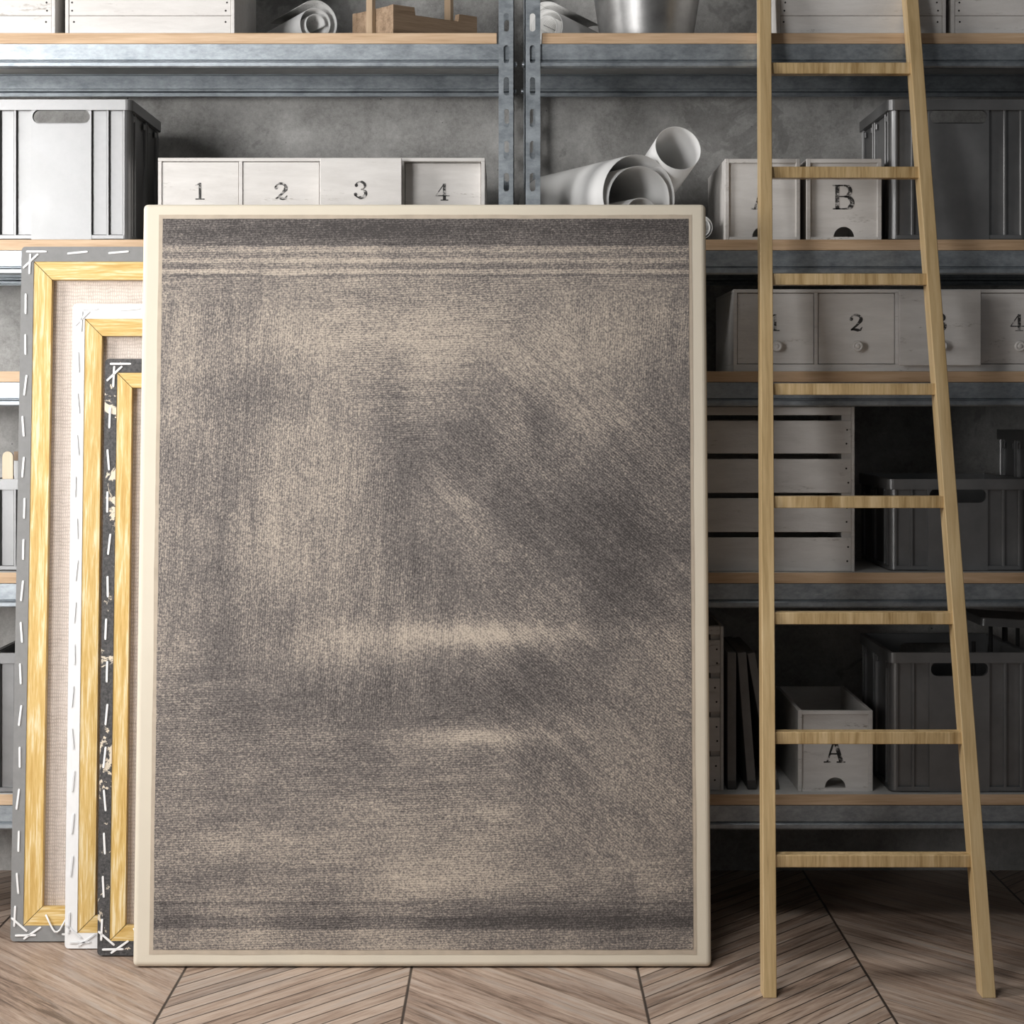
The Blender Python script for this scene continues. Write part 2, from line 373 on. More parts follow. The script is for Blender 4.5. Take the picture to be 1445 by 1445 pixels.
# ------------------------------------------------------------------ grey metal crates
CW, CD = .3347, .425
def crate(h, label, x_left_px, y, z, name='storage_crate'):
    hw = CW/2; rim_h = .0245; r = .016
    root = thing(name, label, 'crate', (WX(x_left_px, y) + hw, y, z), group='grey metal storage crates')
    f = MB()
    e = .0055                                    # wall plane sits behind the rim
    ho = []                                      # grip slot
    gz = h - .0395; gw, gh = .0675, .0165
    for i in range(9): a = -PI/2 + PI*i/8; ho.append((gw - gh + gh*math.cos(a), gz + gh*math.sin(a)))
    for i in range(9): a = PI/2 + PI*i/8; ho.append((-gw + gh + gh*math.cos(a), gz + gh*math.sin(a)))
    zt = h - rim_h
    for y0, y1, pf in ((e+.004, e+.006, -1), (CD-e-.006, CD-e-.004, 1)):
        f.plate(rect(-hw+.01, hw-.01, .002, h-.002), [ho], y0 + (.006 if pf < 0 else 0) - (0 if pf < 0 else .006), y1 + (.006 if pf < 0 else -.006))
    for sx in (-1, 1):
        xo = sx*(hw-e-.007)
        f.box(min(xo, xo-sx*.002), max(xo, xo-sx*.002), .012, CD-.012, .002, h-.002)
    # corner columns and ribs
    for sx in (-1, 1):
        for yy, sy in ((e, 1), (CD-e, -1)):
            cxx, cyy, rr = sx*(hw-e-.017), yy+sy*.017, .017
            pts = [(cxx + sx*rr*math.sin(PI/2*i/6), cyy - sy*rr*math.cos(PI/2*i/6)) for i in range(7)]
            f.prism_z(pts + [(cxx+sx*(rr-.004), cyy+sy*.002), (cxx-sx*.002, cyy-sy*(rr-.004))], [], .003, zt+.002)
    def rib_f(x0, x1, y, sy):
        f.box(x0, x1, min(y, y+sy*.0105), max(y, y+sy*.0105), .010, zt+.001, .0012, 1)
    for yy, sy in ((e, 1), (CD-e, -1)):
        for xc in (-.1085, .1085): rib_f(xc-.0032, xc+.0032, yy, sy)
        for xc in (-.1465, .1465): rib_f(xc-.003, xc+.003, yy, sy)
        f.box(-hw+.02, hw-.02, min(yy, yy+sy*.0105), max(yy, yy+sy*.0105), .002, .013, .0015, 1)
    for sx in (-1, 1):
        xo = sx*(hw-e)
        for yc in (.042, .078, .226, .252, .385):
            f.box(min(xo, xo-sx*.009), max(xo, xo-sx*.009), yc-.005, yc+.005, .010, zt+.001, .0015, 1)
        f.box(min(xo, xo-sx*.006), max(xo, xo-sx*.006), .02, CD-.02, .002, .013, .0015, 1)
        for yc in (.060, .205, .273, .365):         # little hanging lugs under the rim
            f.box(min(xo, xo-sx*.005), max(xo, xo-sx*.005), yc-.009, yc+.009, zt-.022, zt-.006, .002, 1)
    f.box(-hw+.012, hw-.012, .012, CD-.012, .002, .006)
    f.build('crate_body', 'crate', root)
    for yy, sy in ((e-.0012, 1), (CD-e+.0012, -1)):
        MB().plate(rect(-.0706, .0706, .0015, zt+.001), [ho], min(yy, yy+sy*.011), max(yy, yy+sy*.011)).build('grip_panel', 'crate', root)
    rim = MB(); rim.prism_z(rrect(-hw, hw, 0, CD, r), [rrect(-hw+.011, hw-.011, .011, CD-.011, r-.008)], zt, h)
    rim.build('rim', 'crate', root)
    return root
TALL, LOW = .3290, .2170
YC = YS + .012
crate(TALL, 'pale grey metal crate with slot grip beside the numbered white cabinet, top left', -15, YC, SHELF_Z[1])
crate(LOW, 'low pale grey metal crate holding a round-ended wooden stick', -15, YS+.04, SHELF_Z[3])
crate(TALL, 'grey metal crate at the lower left, just behind the grey-edged canvas', -15, YC, SHELF_Z[4])
crate(TALL, 'dark grey metal crate beside the white box lettered B', 1253, YC, SHELF_Z[1])
crate(LOW, 'low dark grey metal crate beside the white slatted crate', 1252, YS+.04, SHELF_Z[3])
crate(TALL, 'tall dark grey metal crate at the right edge, partly behind the low one', 1463, YC, SHELF_Z[3])
crate(TALL, 'tall dark grey metal crate on the lowest shelf beside the open box lettered A', 1254, YS+.02, SHELF_Z[4])

# things in the low left crate
def z_of(i): return SHELF_Z[i]
yst = YS + .04 + .05
zb = z_of(3) + .0065
pts = [(-.0128, 0), (.0128, 0)] ; zt = WZ(637, yst) - zb
pts += [(.0128*math.cos(PI*i/8), zt-.0128+.0128*math.sin(PI*i/8)) for i in range(9)]
tag(MB().plate(pts, [], 0, .006).build('wooden_stick', 'stick', None, (WX(10.8, yst), yst, zb)), 'flat round-ended wooden stick standing in the low left crate', 'stick')
yst2 = yst + .06
st = thing('paint_stick', 'white stick with a brown tip just behind the wooden stick', 'stick', (WX(27, yst2), yst2, zb))
MB().box(-.012, .012, 0, .008, 0, WZ(650, yst2)-zb, .001, 1).build('shaft', 'white_cloth', st)
MB().box(-.013, .013, -.0005, .0085, WZ(650, yst2)-zb, WZ(637, yst2)-zb, .001, 1).build('tip', 'brown', st)

# ------------------------------------------------------------------ stencilled marks
def stroke(b, pts, ws, y=0.0, th=.0006):
    P = [Vector(p) for p in pts]; n = len(P)
    if not hasattr(ws, '__len__'): ws = [ws]*n
    L, R = [], []
    for i in range(n):
        d = (P[min(i+1, n-1)] - P[max(i-1, 0)]).normalized(); q = Vector((-d.y, d.x))*ws[i]/2
        L.append(tuple(P[i]+q)); R.append(tuple(P[i]-q))
    for i in range(n-1):
        b.plate([L[i], L[i+1], R[i+1], R[i]], [], y-th, y)
def arc(cx, cz, rx, rz, a0, a1, n=14): return [(cx + rx*math.cos(math.radians(a0+(a1-a0)*i/n)), cz + rz*math.sin(math.radians(a0+(a1-a0)*i/n))) for i in range(n+1)]
def glyph(ch, w, h):
    """serif stencil characters in a unit box (x -0.5..0.5, z 0..1) scaled to w x h"""
    b = MB()
    def S(pts, ws): stroke(b, [(p[0]*w, p[1]*h) for p in pts], [x*w for x in ws] if hasattr(ws, '__len__') else ws*w)
    def B(x0, x1, z0, z1): b.plate(rect(x0*w, x1*w, z0*h, z1*h), [], -.0006, 0)
    def dot(x, z, r): b.plate([((x+r*math.cos(2*PI*i/12))*w, z*h + r*math.sin(2*PI*i/12)*w) for i in range(12)], [], -.0006, 0)
    if ch == '1':
        B(-.10, .10, .03, 1); B(-.36, .36, 0, .07); S([(-.10, .95), (-.22, .88), (-.36, .85)], [.14, .1, .06])
    elif ch == '2':
        S(arc(0, .71, .34, .25, 175, -35), [.10]*5+[.16]*6+[.24]*4); dot(-.30, .72, .12)
        S([(.28, .57), (.05, .33), (-.30, .08)], [.22, .14, .10])
        S([(-.34, .06), (-.15, .11), (.12, .06), (.30, .07), (.42, .24)], [.08, .16, .20, .15, .05])
    elif ch == '3':
        S(arc(0, .745, .30, .22, 160, -80), [.09]*5+[.17]*6+[.10]*4); dot(-.27, .76, .11)
        S(arc(-.01, .275, .36, .245, 85, -165), [.09]*3+[.21]*8+[.09]*4); dot(-.32, .22, .12)
    elif ch == '4':
        S([(.10, 1.0), (-.44, .30)], [.06, .07]); B(-.46, .46, .26, .32); B(.02, .22, .05, 1); B(-.14, .38, 0, .06)
    elif ch == 'A':
        S([(.02, 1.0), (-.33, .03)], [.09, .09]); S([(-.01, 1.0), (.32, .03)], [.17, .20]); B(-.24, .22, .33, .39)
        B(-.50, -.17, 0, .055); B(.10, .50, 0, .055)
    elif ch == 'B':
        B(-.36, -.18, 0, 1); B(-.48, -.10, .945, 1); B(-.48, -.10, 0, .055)
        B(-.2, .08, .945, 1); B(-.2, .10, .50, .55); B(-.2, .10, 0, .055)
        S(arc(.05, .7475, .27, .225, 90, -90), [.08]*3+[.18]*9+[.08]*3)
        S(arc(.07, .2725, .35, .2475, 90, -90), [.08]*3+[.20]*9+[.08]*3)
    return b

# ------------------------------------------------------------------ white drawer cabinets
def cabinet(label, x_left_px, z, pulls, y=YC, numz=.0):
    W, H, D = .7660, .1925, .43; t = .0085; tb = .0165
    root = thing('drawer_cabinet', label, 'cabinet', (WX(x_left_px, y), y, z), group='white four-drawer cabinets')
    b = MB()
    b.box(0, W, 0, D, H-t, H, .001, 1); b.box(0, W, 0, D, 0, tb, .001, 1)
    pitch = (W-t)/4
    for i in range(5): b.box(i*pitch, i*pitch+t, 0.0005, D-.0005, tb, H-t, .0006, 1)
    b.box(t, W-t, D-.008, D-.001, tb, H-t)
    b.build('cabinet_body', 'white_wood', root)
    prof = [(0, 0), (.0085, 0), (.0085, .002), (.0055, .006), (.005, .011), (.0085, .014), (.0125, .018), (.0132, .022), (.011, .0255), (.0085, .0262), (.0080, .0250), (.0055, .0250), (.0050, .0268), (.0025, .0274), (0, .0274)]
    for i, pull in enumerate(pulls):
        big = .0045 if pull > .02 else -.0012
        x0, x1 = i*pitch+t, (i+1)*pitch; cx = (x0+x1)/2
        d = MB()
        if big > 0: d.box(x0-big, x1+big, -pull, -pull+.012, tb-.003, H-.004, .0012, 1)
        else: d.box(x0-big, x1+big, .003-pull, .015-pull, tb-big, H-t+big, .001, 1)
        yb = -pull+.012 if big > 0 else .015-pull
        d.box(x0+.004, x0+.010, yb, yb+.36, tb+.003, H-.03); d.box(x1-.010, x1-.004, yb, yb+.36, tb+.003, H-.03)
        d.box(x0+.010, x1-.010, yb, yb+.36, tb+.003, tb+.008); d.box(x0+.010, x1-.010, yb+.354, yb+.36, tb+.008, H-.03)
        do = d.build('drawer', 'white_wood', root)
        yf = -pull if big > 0 else .003-pull
        MB().lathe(prof, 28, Matrix.Translation((cx, yf, .0585)) @ Matrix.Rotation(PI/2, 4, 'X')).build('knob', 'white_wood', do)
        g = glyph('1234'[i], .0355 if i else .030, .0395); g.build('stencil_number', 'ink', do, (cx-.001, yf, .0945))
    return root
cabinet('white cabinet with drawers 1 to 4 behind the top of the large framed print', 223, z_of(1), (0, 0, .034, -.022))
cabinet('white cabinet with knobbed drawers 1 to 4 behind the ladder', 1035, z_of(2), (0, 0, .034, 0))

# ------------------------------------------------------------------ white lettered boxes
def letter_box(ch, label, x_left_px, y, z, lz=.072):
    W, H, D = .1765, .1905, .43; t = .010
    root = thing('lettered_box', label, 'box', (WX(x_left_px, y), y, z), group='white wooden lettered boxes')
    b = MB()
    b.box(0, t, 0, D, 0, H, .0012, 1); b.box(W-t, W, 0, D, 0, H, .0012, 1)
    b.box(t, W-t, 0, D, 0, t*.7); b.box(t, W-t, D-t, D-.0005, t*.7, H-.0006)
    b.box(t-.001, W-t+.001, .0006, .012, H-t, H-.0004, .0008, 1)
    b.build('box_body', 'white_wood', root)
    hr = .0245; cx = W/2 + .001; z0 = t*.7
    ol = [(t, z0), (cx-hr, z0)] + [(cx - hr*math.cos(PI*i/14), z0 + hr*math.sin(PI*i/14)) for i in range(1, 14)] + [(cx+hr, z0), (W-t, z0), (W-t, H-t), (t, H-t)]
    p = MB().plate(ol, [], .0080, .0135).build('front_panel', 'white_wood', root)
    glyph(ch, .051, .058).build('stencil_letter', 'ink', root, (cx-.002, .0080, lz))
    return root
letter_box('A', 'white wooden box lettered A beside the box lettered B, half behind the ladder stile', 1023, YC, z_of(1))
letter_box('B', 'white wooden box lettered B with a half-round finger hole', 1138, YC, z_of(1))
letter_box('A', 'open white wooden box lettered A on the lowest shelf between ladder stiles', 1126, YS+.04, z_of(4), .066)

# ------------------------------------------------------------------ white plank boxes on the top shelf
def nails(root, pts, y):
    o = None
    for (x, z) in pts:
        if o is None: o = MB().lathe([(0, 0), (.0024, 0), (.0018, .0008), (0, .001)], 8, Matrix.Rotation(PI/2, 4, 'X')).build('nail', 'nail', root)
        else: o = o.copy(); COL.objects.link(o); o.parent = root
        o.location = (x, y, z)
def plank_box(label, x0px, y=YC):
    W, H, D = 239*y/F, .27, .42
    root = thing('plank_box', label, 'box', (WX(x0px, y), y, z_of(0)), group='white plank boxes on the top shelf')
    b = MB()
    for sx in (0, W-.0085): b.box(sx, sx+.0085, 0, D, 0, H, .001, 1)
    b.box(.0085, W-.0085, D-.011, D-.001, 0, H); b.box(.0085, W-.0085, .012, D-.011, 0, .010)
    b.build('box_body', 'white_wood', root)
    ph = .0425; z = 0.0005; pts = []
    while z < H - .02:
        MB().box(.0088, W-.0088, .0012, .0115, z, z+ph-.0008, .0012, 1).build('front_plank', 'white_wood', root)
        for xx in (.018, W-.020):
            for q in ((.65,) if z < .01 else (.27, .72)): pts.append((xx + rnd.uniform(-.003, .003), z + ph*q))
        z += ph
    nails(root, pts, .0012)
    return root
plank_box('white plank box cut off by the upper left corner', -161)
plank_box('white plank box on the top shelf beside the paper roll left of the wooden caddy', 92)
plank_box('white plank box on the top shelf behind the top of the ladder', 1096)
plank_box('white plank box cut off by the upper right corner', 1342.5)

# ------------------------------------------------------------------ slatted crates
def slatted(label, x_right_px, y, z):
    W, H, D = .42, .3880, .40; t = .0075
    root = thing('slatted_crate', label, 'crate', (WX(x_right_px, y)-W, y, z), group='white slatted wooden crates')
    b = MB()
    for sx, cx in ((0, .0185), (W-t, W-.0185)):
        b.box(sx, sx+t, 0, D, 0, H, .0008, 1)
        for yy in (.0095, D-.0235): b.box(cx-.011, cx+.011, yy, yy+.014, 0, H)
    b.box(t, W-t, .024, D-.024, 0, .008)
    b.build('crate_frame', 'white_wood', root)
    pts = []; z0 = .0005
    for hh in (.0795, .0795, .0795, .0775, .020):
        for y0 in (.0006, D-.0098):
            MB().box(t+.0004, W-t-.0004, y0, y0+.0085, z0, z0+hh, .001, 1).build('slat', 'white_wood', root)
        if hh > .03:
            for xx in (.016, W-.0175):
                pts += [(xx + rnd.uniform(-.003, .003), z0+hh*.30), (xx + rnd.uniform(-.003, .003), z0+hh*.72)]
        z0 += hh + .0128
    nails(root, pts, .0006)
    return root
slatted('white slatted crate beside the low dark crate, seen behind the ladder', 1206, YS+.03, z_of(3))
slatted('white slatted crate on the lowest shelf, mostly behind the large print', 1021, YS+.05, z_of(4))

# ------------------------------------------------------------------ leaning dark boards on the lowest shelf
def dark_panel(label, xb, xt, ztop_px, yb):
    y = YS + .06
    zt = WZ(ztop_px, y) - z_of(4)
    x0, x1 = WX(xb[0], y), WX(xb[1], y); w = x1-x0; dx = WX(xt[0], y) - x0
    ang = math.atan2(dx, zt)
    root = thing('thin_panel', label, 'panel', (x0, y, z_of(4) + (w*math.sin(-ang)*0 if ang < 0 else w*math.sin(ang)) + .0003), (0, ang, 0), group='thin dark panels stood on the lowest shelf')
    if ang < 0: root.location.x = x1; root.location.z = z_of(4) + .0003
    L = zt/math.cos(ang) - (0 if ang > 0 else 0)
    x_a, x_b = (0, w) if ang >= 0 else (-w, 0)
    if ang < 0: root.location.z += w*math.sin(-ang)
    L -= w*math.sin(abs(ang))
    MB().box(x_a, x_b, 0, .34, 0, L, .002, 2).build('board', 'dark_board', root)
    MB().box(x_a-.0006, x_b+.0006, -.0006, .012, 0, .022, .002, 2).build('edge_cap', 'dark_steel', root)
    return root
dark_panel('thin dark panel standing upright beside the slatted crate on the lowest shelf', (1026.5, 1039), (1026.5, 1039), 920.5, 0)
dark_panel('thin dark panel leaning slightly, between the upright one and the steeply leaning one', (1055, 1067.5), (1040.5, 1053), 920.5, 0)
dark_panel('steeply leaning thin dark panel behind the left ladder stile', (1089, 1100), (1054, 1066), 921, 0)

# ------------------------------------------------------------------ lid and tools in the lowest right crate
yl = YS + .17
def tube_thing(name, label, cat, pts, r, mat, group=None, root=None):
    return tag(MB().tube(pts, r, 10).build(name, mat), label, cat, group)
zc = z_of(4) + .0065
lid = thing('crate_lid', 'tilted dark lid resting above the crate on the lowest shelf', 'lid', (WX(1384, yl), yl, WZ(883, yl)), (0, math.radians(3.4), 0))
b = MB(); b.box(0, .335, 0, .22, .0165, .0205, .001, 1); b.build('lid_top', 'crate', lid)
b = MB(); b.prism_z(rrect(-.001, .336, -.001, .221, .012), [rrect(.003, .332, .003, .217, .009)], 0, .0185); b.build('lid_rim', 'crate', lid)
for i, (px, yy, top) in enumerate(((1398, .04, 884), (1418, .10, 885.2), (1436, .03, 886.5), (1450, .16, 887.2), (1374, .02, 905))):
    y = yl + yy; X = WX(px, y); zt_ = WZ(884.6 + (px-1384)*.062, yl) - .0008 if i < 4 else WZ(top, y)
    lab = ['thin dark rod propping the left end of the tilted lid', 'dark rod under the middle of the tilted lid', 'dark rod under the tilted lid nearest the right edge of the photo',
           'dark rod under the hidden right part of the tilted lid', 'short dark rod standing in the lowest right crate clear of the lid'][i]
    tube_thing('metal_rod', lab, 'rod', [(X, y, zc), (X, y, zt_)], .005 + .002*(i % 2), 'dark_steel', 'dark rods standing in the lowest right crate')

# ------------------------------------------------------------------ paper rolls
def paper_roll(name, label, c0, y0, c1, y1, r_px, turns, rin, mat, wound=1, a0=90.0, dz=0.0, hold=.12, prof=None):
    """spiral of paper; c0 / c1 are the photo pixels of the near and far axis ends, r_px the near radius in px"""
    A = Vector((WX(c0[0], y0), y0, WZ(c0[1], y0))); Bv = Vector((WX(c1[0], y1), y1, WZ(c1[1], y1)))
    r = r_px*y0/F; ax = (Bv-A); L = ax.length; ax.normalize()
    up = Vector((0,0,1)); u = ax.cross(up).normalized(); w = u.cross(ax)     # u: sideways, w: up
    n = max(24, int(turns*44)); th = .0011
    def pt(i, off):
        t = i/n; a = math.radians(a0) + wound*t*turns*2*PI
        rr = r + (rin*r - r)*max(0, (t*turns-hold)/(turns-hold))**.8 if turns > 1.05 else r
        dz_ = 0.0
        if prof:
            tt = t*turns
            for (t0, f0), (t1, f1) in zip(prof, prof[1:]):
                if t0 <= tt <= t1: rr = r*(f0 + (f1-f0)*(tt-t0)/(t1-t0))
            dz_ = (r - rr)*.88
        rr -= off
        return (rr*math.cos(a) - dz_*.12, rr*math.sin(a) - dz_)
    t = bmesh.new(); g = []
    for i in range(n+1):
        row = []
        for off in (0, th):
            q = pt(i, off)
            for k in (0, L): row.append(t.verts.new((q[0], k, q[1])))
        g.append(row)
    for a, b_ in zip(g, g[1:]):
        t.faces.new([a[0], b_[0], b_[1], a[1]]); t.faces.new([a[2], a[3], b_[3], b_[2]])
        t.faces.new([a[0], a[2], b_[2], b_[0]]); t.faces.new([a[1], b_[1], b_[3], a[3]])
    if turns > 1.01:
        for a in (g[0], g[-1]): t.faces.new([a[0], a[1], a[3], a[2]])
    bmesh.ops.recalc_face_normals(t, faces=t.faces[:])
    for f in t.faces:
        f.smooth = abs(f.normal.y) < .5
        c = f.calc_center_median(); f.material_index = 1 if f.smooth and f.normal.x*c.x + f.normal.z*c.z < 0 else 0
    m = MB(); m.add(t)
    o = m.build(name, ['paper', mat])
    R = Matrix((( -u.x, ax.x, w.x), (-u.y, ax.y, w.y), (-u.z, ax.z, w.z))).to_4x4()
    o.matrix_world = Matrix.Translation(A + Vector((0, 0, dz))) @ R
    return tag(o, label, 'paper roll', 'rolled papers on the shelves')
paper_roll('paper_roll', 'rolled drawing on the top shelf between the plank box and the wooden caddy', (447, 34), 5.17, (387, 66), 5.45, 34, 2.35, .36, 'drawing', 1, 60)
paper_roll('paper_roll', 'rolled drawing on the top shelf beside the metal bucket', (770, 37), 5.17, (838, 69), 5.46, 35, 2.35, .36, 'drawing', -1, 120)
big = paper_roll('paper_roll', 'large white paper roll lying behind the top edge of the framed print', (903, 276.5), 5.0, (780, 301), 5.43, 59, 3.0, .42, 'paper', 1, 240, 0.0, .5, [(0, 1), (.55, 1), (1.2, .87), (1.75, .84), (2.25, .46), (3.01, .43)])
paper_roll('paper_roll', 'narrow white paper tube leaning up over the large roll', (957, 209), 5.03, (877, 327), 5.50, 33.5, 1.0, 1.0, 'paper', 1, 90)
paper_roll('paper_roll', 'small pale paper roll peeking out past the right corner of the framed print', (989, 321.5), 5.0, (968, 331), 5.25, 17.5, 1.8, .7, 'drawing', 1, 80)

# ------------------------------------------------------------------ metal bucket
yb = 5.20
bk = thing('metal_bucket', 'tapered zinc bucket standing on the top shelf', 'bucket', (WX(912.5, yb), yb, z_of(0)))
rb, rt, hb = 63.5*yb/F, .152, .27
MB().lathe([(0, .012), (rb-.004, .012), (rt-.004, hb), (rt, hb), (rt*.5+rb*.5, hb*.5), (rb, .003), (rb-.001, 0), (rb-.003, 0), (rb-.003, .010), (0, .010)], 64).build('bucket_body', 'bucket', bk)
MB().lathe([(rt, hb-.004), (rt+.005, hb-.001), (rt+.005, hb+.004), (rt, hb+.005), (rt-.004, hb+.004), (rt-.004, hb)], 64).build('rolled_rim', 'bucket', bk)
b = MB(); b.tube([((rt+.004)*math.cos(a), .05*math.sin(a)*0 - .02*math.sin(a), hb-.015 + .16*math.sin(a)) for a in [PI*i/24 for i in range(25)]], .003, 8); b.build('bail_handle', 'bucket', bk)

# ------------------------------------------------------------------ wooden caddy (turned 40 degrees)
yk = 5.03
a40 = math.radians(40)
kd = thing('wooden_caddy', 'brown wooden tool caddy with two upright handle posts on the top shelf', 'caddy', (WX(555, yk), yk, z_of(0)), (0, 0, a40))
Ls, Le, hk, hd, tk = .255, .165, WZ(6, yk)-z_of(0), WZ(17, yk)-z_of(0), .016
prof = [(0, 0), (Ls, 0), (Ls, hk), (Ls-.055, hk), (Ls-.058, hd), (.066, hd), (.063, hk), (0, hk)]
MB().plate(prof, [], 0, tk).build('side_board', 'caddy', kd); MB().plate(prof, [], Le-tk, Le).build('side_board', 'caddy', kd)
for x0 in (0.0005, Ls-tk-.0005):
    MB().box(x0, x0+tk, tk, Le-tk, 0, hk-.001).build('end_board', 'caddy', kd)
MB().box(tk, Ls-tk, tk, Le-tk, 0, .010).build('bottom_board', 'caddy', kd)
hp = .23
MB().box(-.011, 0, Le*.5-.012, Le*.5+.012, 0, hp, .001, 1).build('handle_post', 'caddy_light', kd)
MB().box(Ls-tk-.012, Ls-tk-.001, Le*.5-.012, Le*.5+.012, .011, hp, .001, 1).build('handle_post', 'caddy_light', kd)
MB().box(-.011, Ls-tk-.001, Le*.5-.011, Le*.5+.011, hp, hp+.02, .002, 1).build('handle_rail', 'caddy_light', kd)

# ------------------------------------------------------------------ leaning canvases seen from behind
def lean(yb_, yt, zt, th):
    ang = math.atan2(yt-yb_, zt); L = math.hypot(yt-yb_, zt); return ang, L, th*math.sin(ang)
def stretched(label, xl, yb_, yt, zt, W, mg, mgz, bar, cloth, staple, n_side, y_first, y_last, seed):
    R = random.Random(seed); TH = .035
    ang, H, lift = lean(yb_, yt, zt, TH)
    root = thing('stretched_canvas', label, 'canvas', (xl, yb_, lift+.0004), (-ang, 0, 0), group='stretched canvases leaning face to the wall')
    b = MB(); b.plate(rrect(0, W, 0, H, .009), [rect(mg, W-mg, mgz, H-mgz)], -.0012, TH); b.build('canvas_edge', cloth, root)
    # stretcher bars, mitred
    def bar_(L, loc, rot):
        MB().plate([(.0009, 0), (L-.0009, 0), (L-bar-.0009, bar), (bar+.0009, bar)], [], 0.0004, .0225).build('stretcher_bar', 'pine', root, loc, rot)
    wi, hi = W-2*mg, H-2*mgz; g = .0004
    bar_(wi-2*g, (mg+g, 0, mgz+g), (0, 0, 0)); bar_(wi-2*g, (W-mg-g, 0, H-mgz-g), (0, PI, 0))
    # vertical bars: local x runs up or down
    bar_(hi-2*g, (W-mg-g, 0, mgz+g), (0, -PI/2, 0)); bar_(hi-2*g, (mg+g, 0, H-mgz-g), (0, PI/2, 0))
    MB().box(mg, W-mg, .024, .0262, mgz, H-mgz).build('linen', 'linen', root)
    # staples
    sl = .0435
    proto = MB(); proto.box(-sl/2, sl/2, -.0036, -.0016, -.0024, .0024, .0006, 1)
    for s_ in (-1, 1): proto.box(s_*sl/2-.0018, s_*sl/2+.0018, -.0030, .006, -.0018, .0018)
    po = proto.build('staple', staple, root)
    first = [True]
    def put(x, z, a):
        o = po if first[0] else po.copy()
        if not first[0]: COL.objects.link(o); o.parent = root
        first[0] = False
        o.location = (x, 0, z); o.rotation_euler = (0, -math.radians(a), 0)
    i = 0
    while H - .133 - .0943*i > .09:
        put(mg*.47 + R.uniform(-.003, .003), H - .133 - .0943*i, 90 + R.uniform(-7, 7)); i += 1
    put(.0345, H-.0115, 0); put(.0200, H-.0400, 88); put(.0215, H-.0335, 44)
    for i in range(1, 5): put(.0345 + .095*i, H-.0125 - R.uniform(0, .002), R.uniform(0, 6))
    put(.0095, .056, 88); put(.0200, .0375, -40); put(.0345, .0135, 1); put(.0495, .0185, 35)
    for i in range(1, 4): put(.040 + .10*i, .0150, R.uniform(-4, 4))
    # one staple pulled open into a V
    vp = [(.080, -.004, .060), (.088, -.005, .044), (.096, -.006, .029), (.101, -.006, .0225), (.107, -.006, .0215), (.113, -.006, .026), (.121, -.005, .041), (.127, -.005, .052)]
    MB().tube(vp, .0022, 8).build('bent_staple', staple, root)
    return root
stretched('grey-edged canvas turned to the wall, tallest and rearmost of the leaning stack', -1.1345, 4.808, 4.920, 1.5786, 1.12, .0285, .0345, .0415, 'grey_cloth', 'staple', 16, .040, .934, 3)
stretched('white-edged canvas turned to the wall, between the grey-edged and black-edged ones', -.9985, 4.746, 4.835, 1.443, .98, .0275, .0340, .0385, 'white_cloth', 'steel_staple', 15, .045, .930, 5)
stretched('black paint-splattered canvas turned to the wall, just behind the large print', -.9140, 4.685, 4.778, 1.3166, .90, .0265, .0310, .0335, 'splatter', 'staple', 14, .045, .915, 9)

# ------------------------------------------------------------------ the large front canvas with a print
X0, X1 = -.8188, .4304; W = X1-X0
ang, H, lift = lean(4.587, 4.72, 1.659, .036)
cv = thing('canvas_print', 'large cream-bordered canvas with a grey-brown engraved print, leaning in front of the stack', 'canvas', (X0, 4.587, lift+.0004), (-ang, 0, 0))
MB().box(0, W, 0, .036, 0, H, .0105, 4).build('canvas_body', 'cream', cv)
def wob(s, k): return .0016*mnoise.noise((s*9, k, 0)) + .0007*mnoise.noise((s*40, k, 3))
px0, px1, pz0, pz1 = .0355, W-.0315, .0265, H-.0245
ol = []
nn = 60
for i in range(nn): s = i/nn; ol.append((px0+(px1-px0)*s, pz0 + wob(s, 1)))
for i in range(nn): s = i/nn; ol.append((px1 + wob(s, 2), pz0+(pz1-pz0)*s))
for i in range(nn): s = i/nn; ol.append((px1-(px1-px0)*s, pz1 + wob(s, 3)))
for i in range(nn): s = i/nn; ol.append((px0 + wob(s, 4), pz1-(pz1-pz0)*s))
MB().plate(ol, [], -.0005, .0006).build('paper_margin', 'aged', cv)
# the printed field: a plain hatched tone study, no picture
ix0, ix1, iz0, iz1 = px0+.0085, px1-.0075, pz0+.0105, pz1-.0090
NX, NZ = 130, 460
t = bmesh.new(); tone_l = t.verts.layers.float.new('tone'); up_l = t.verts.layers.float.new('upright'); sl_l = t.verts.layers.float.new('slant')
def sst(a, b_, x): x = max(0, min(1, (x-a)/(b_-a))); return x*x*(3-2*x)
BLOBS = [(.5, .015, .9, .025, -.22), (.5, .052, .8, .018, .10), (.05, .30, .06, .3, .06), (.50, .17, .30, .07, .22), (.30, .40, .14, .16, .12),
         (.12, .48, .05, .2, -.10), (.80, .42, .22, .14, -.20), (.45, .33, .06, .2, -.10), (.80, .27, .12, .08, .12), (.62, .575, .22, .018, .30), (.55, .65, .3, .05, -.14), (.25, .74, .2, .06, -.10),
         (.60, .715, .14, .015, .26), (.55, .82, .30, .07, .10), (.15, .86, .12, .02, .16), (.72, .91, .35, .02, .12), (.65, .955, .35, .013, -.16), (.35, .60, .15, .03, .10)]
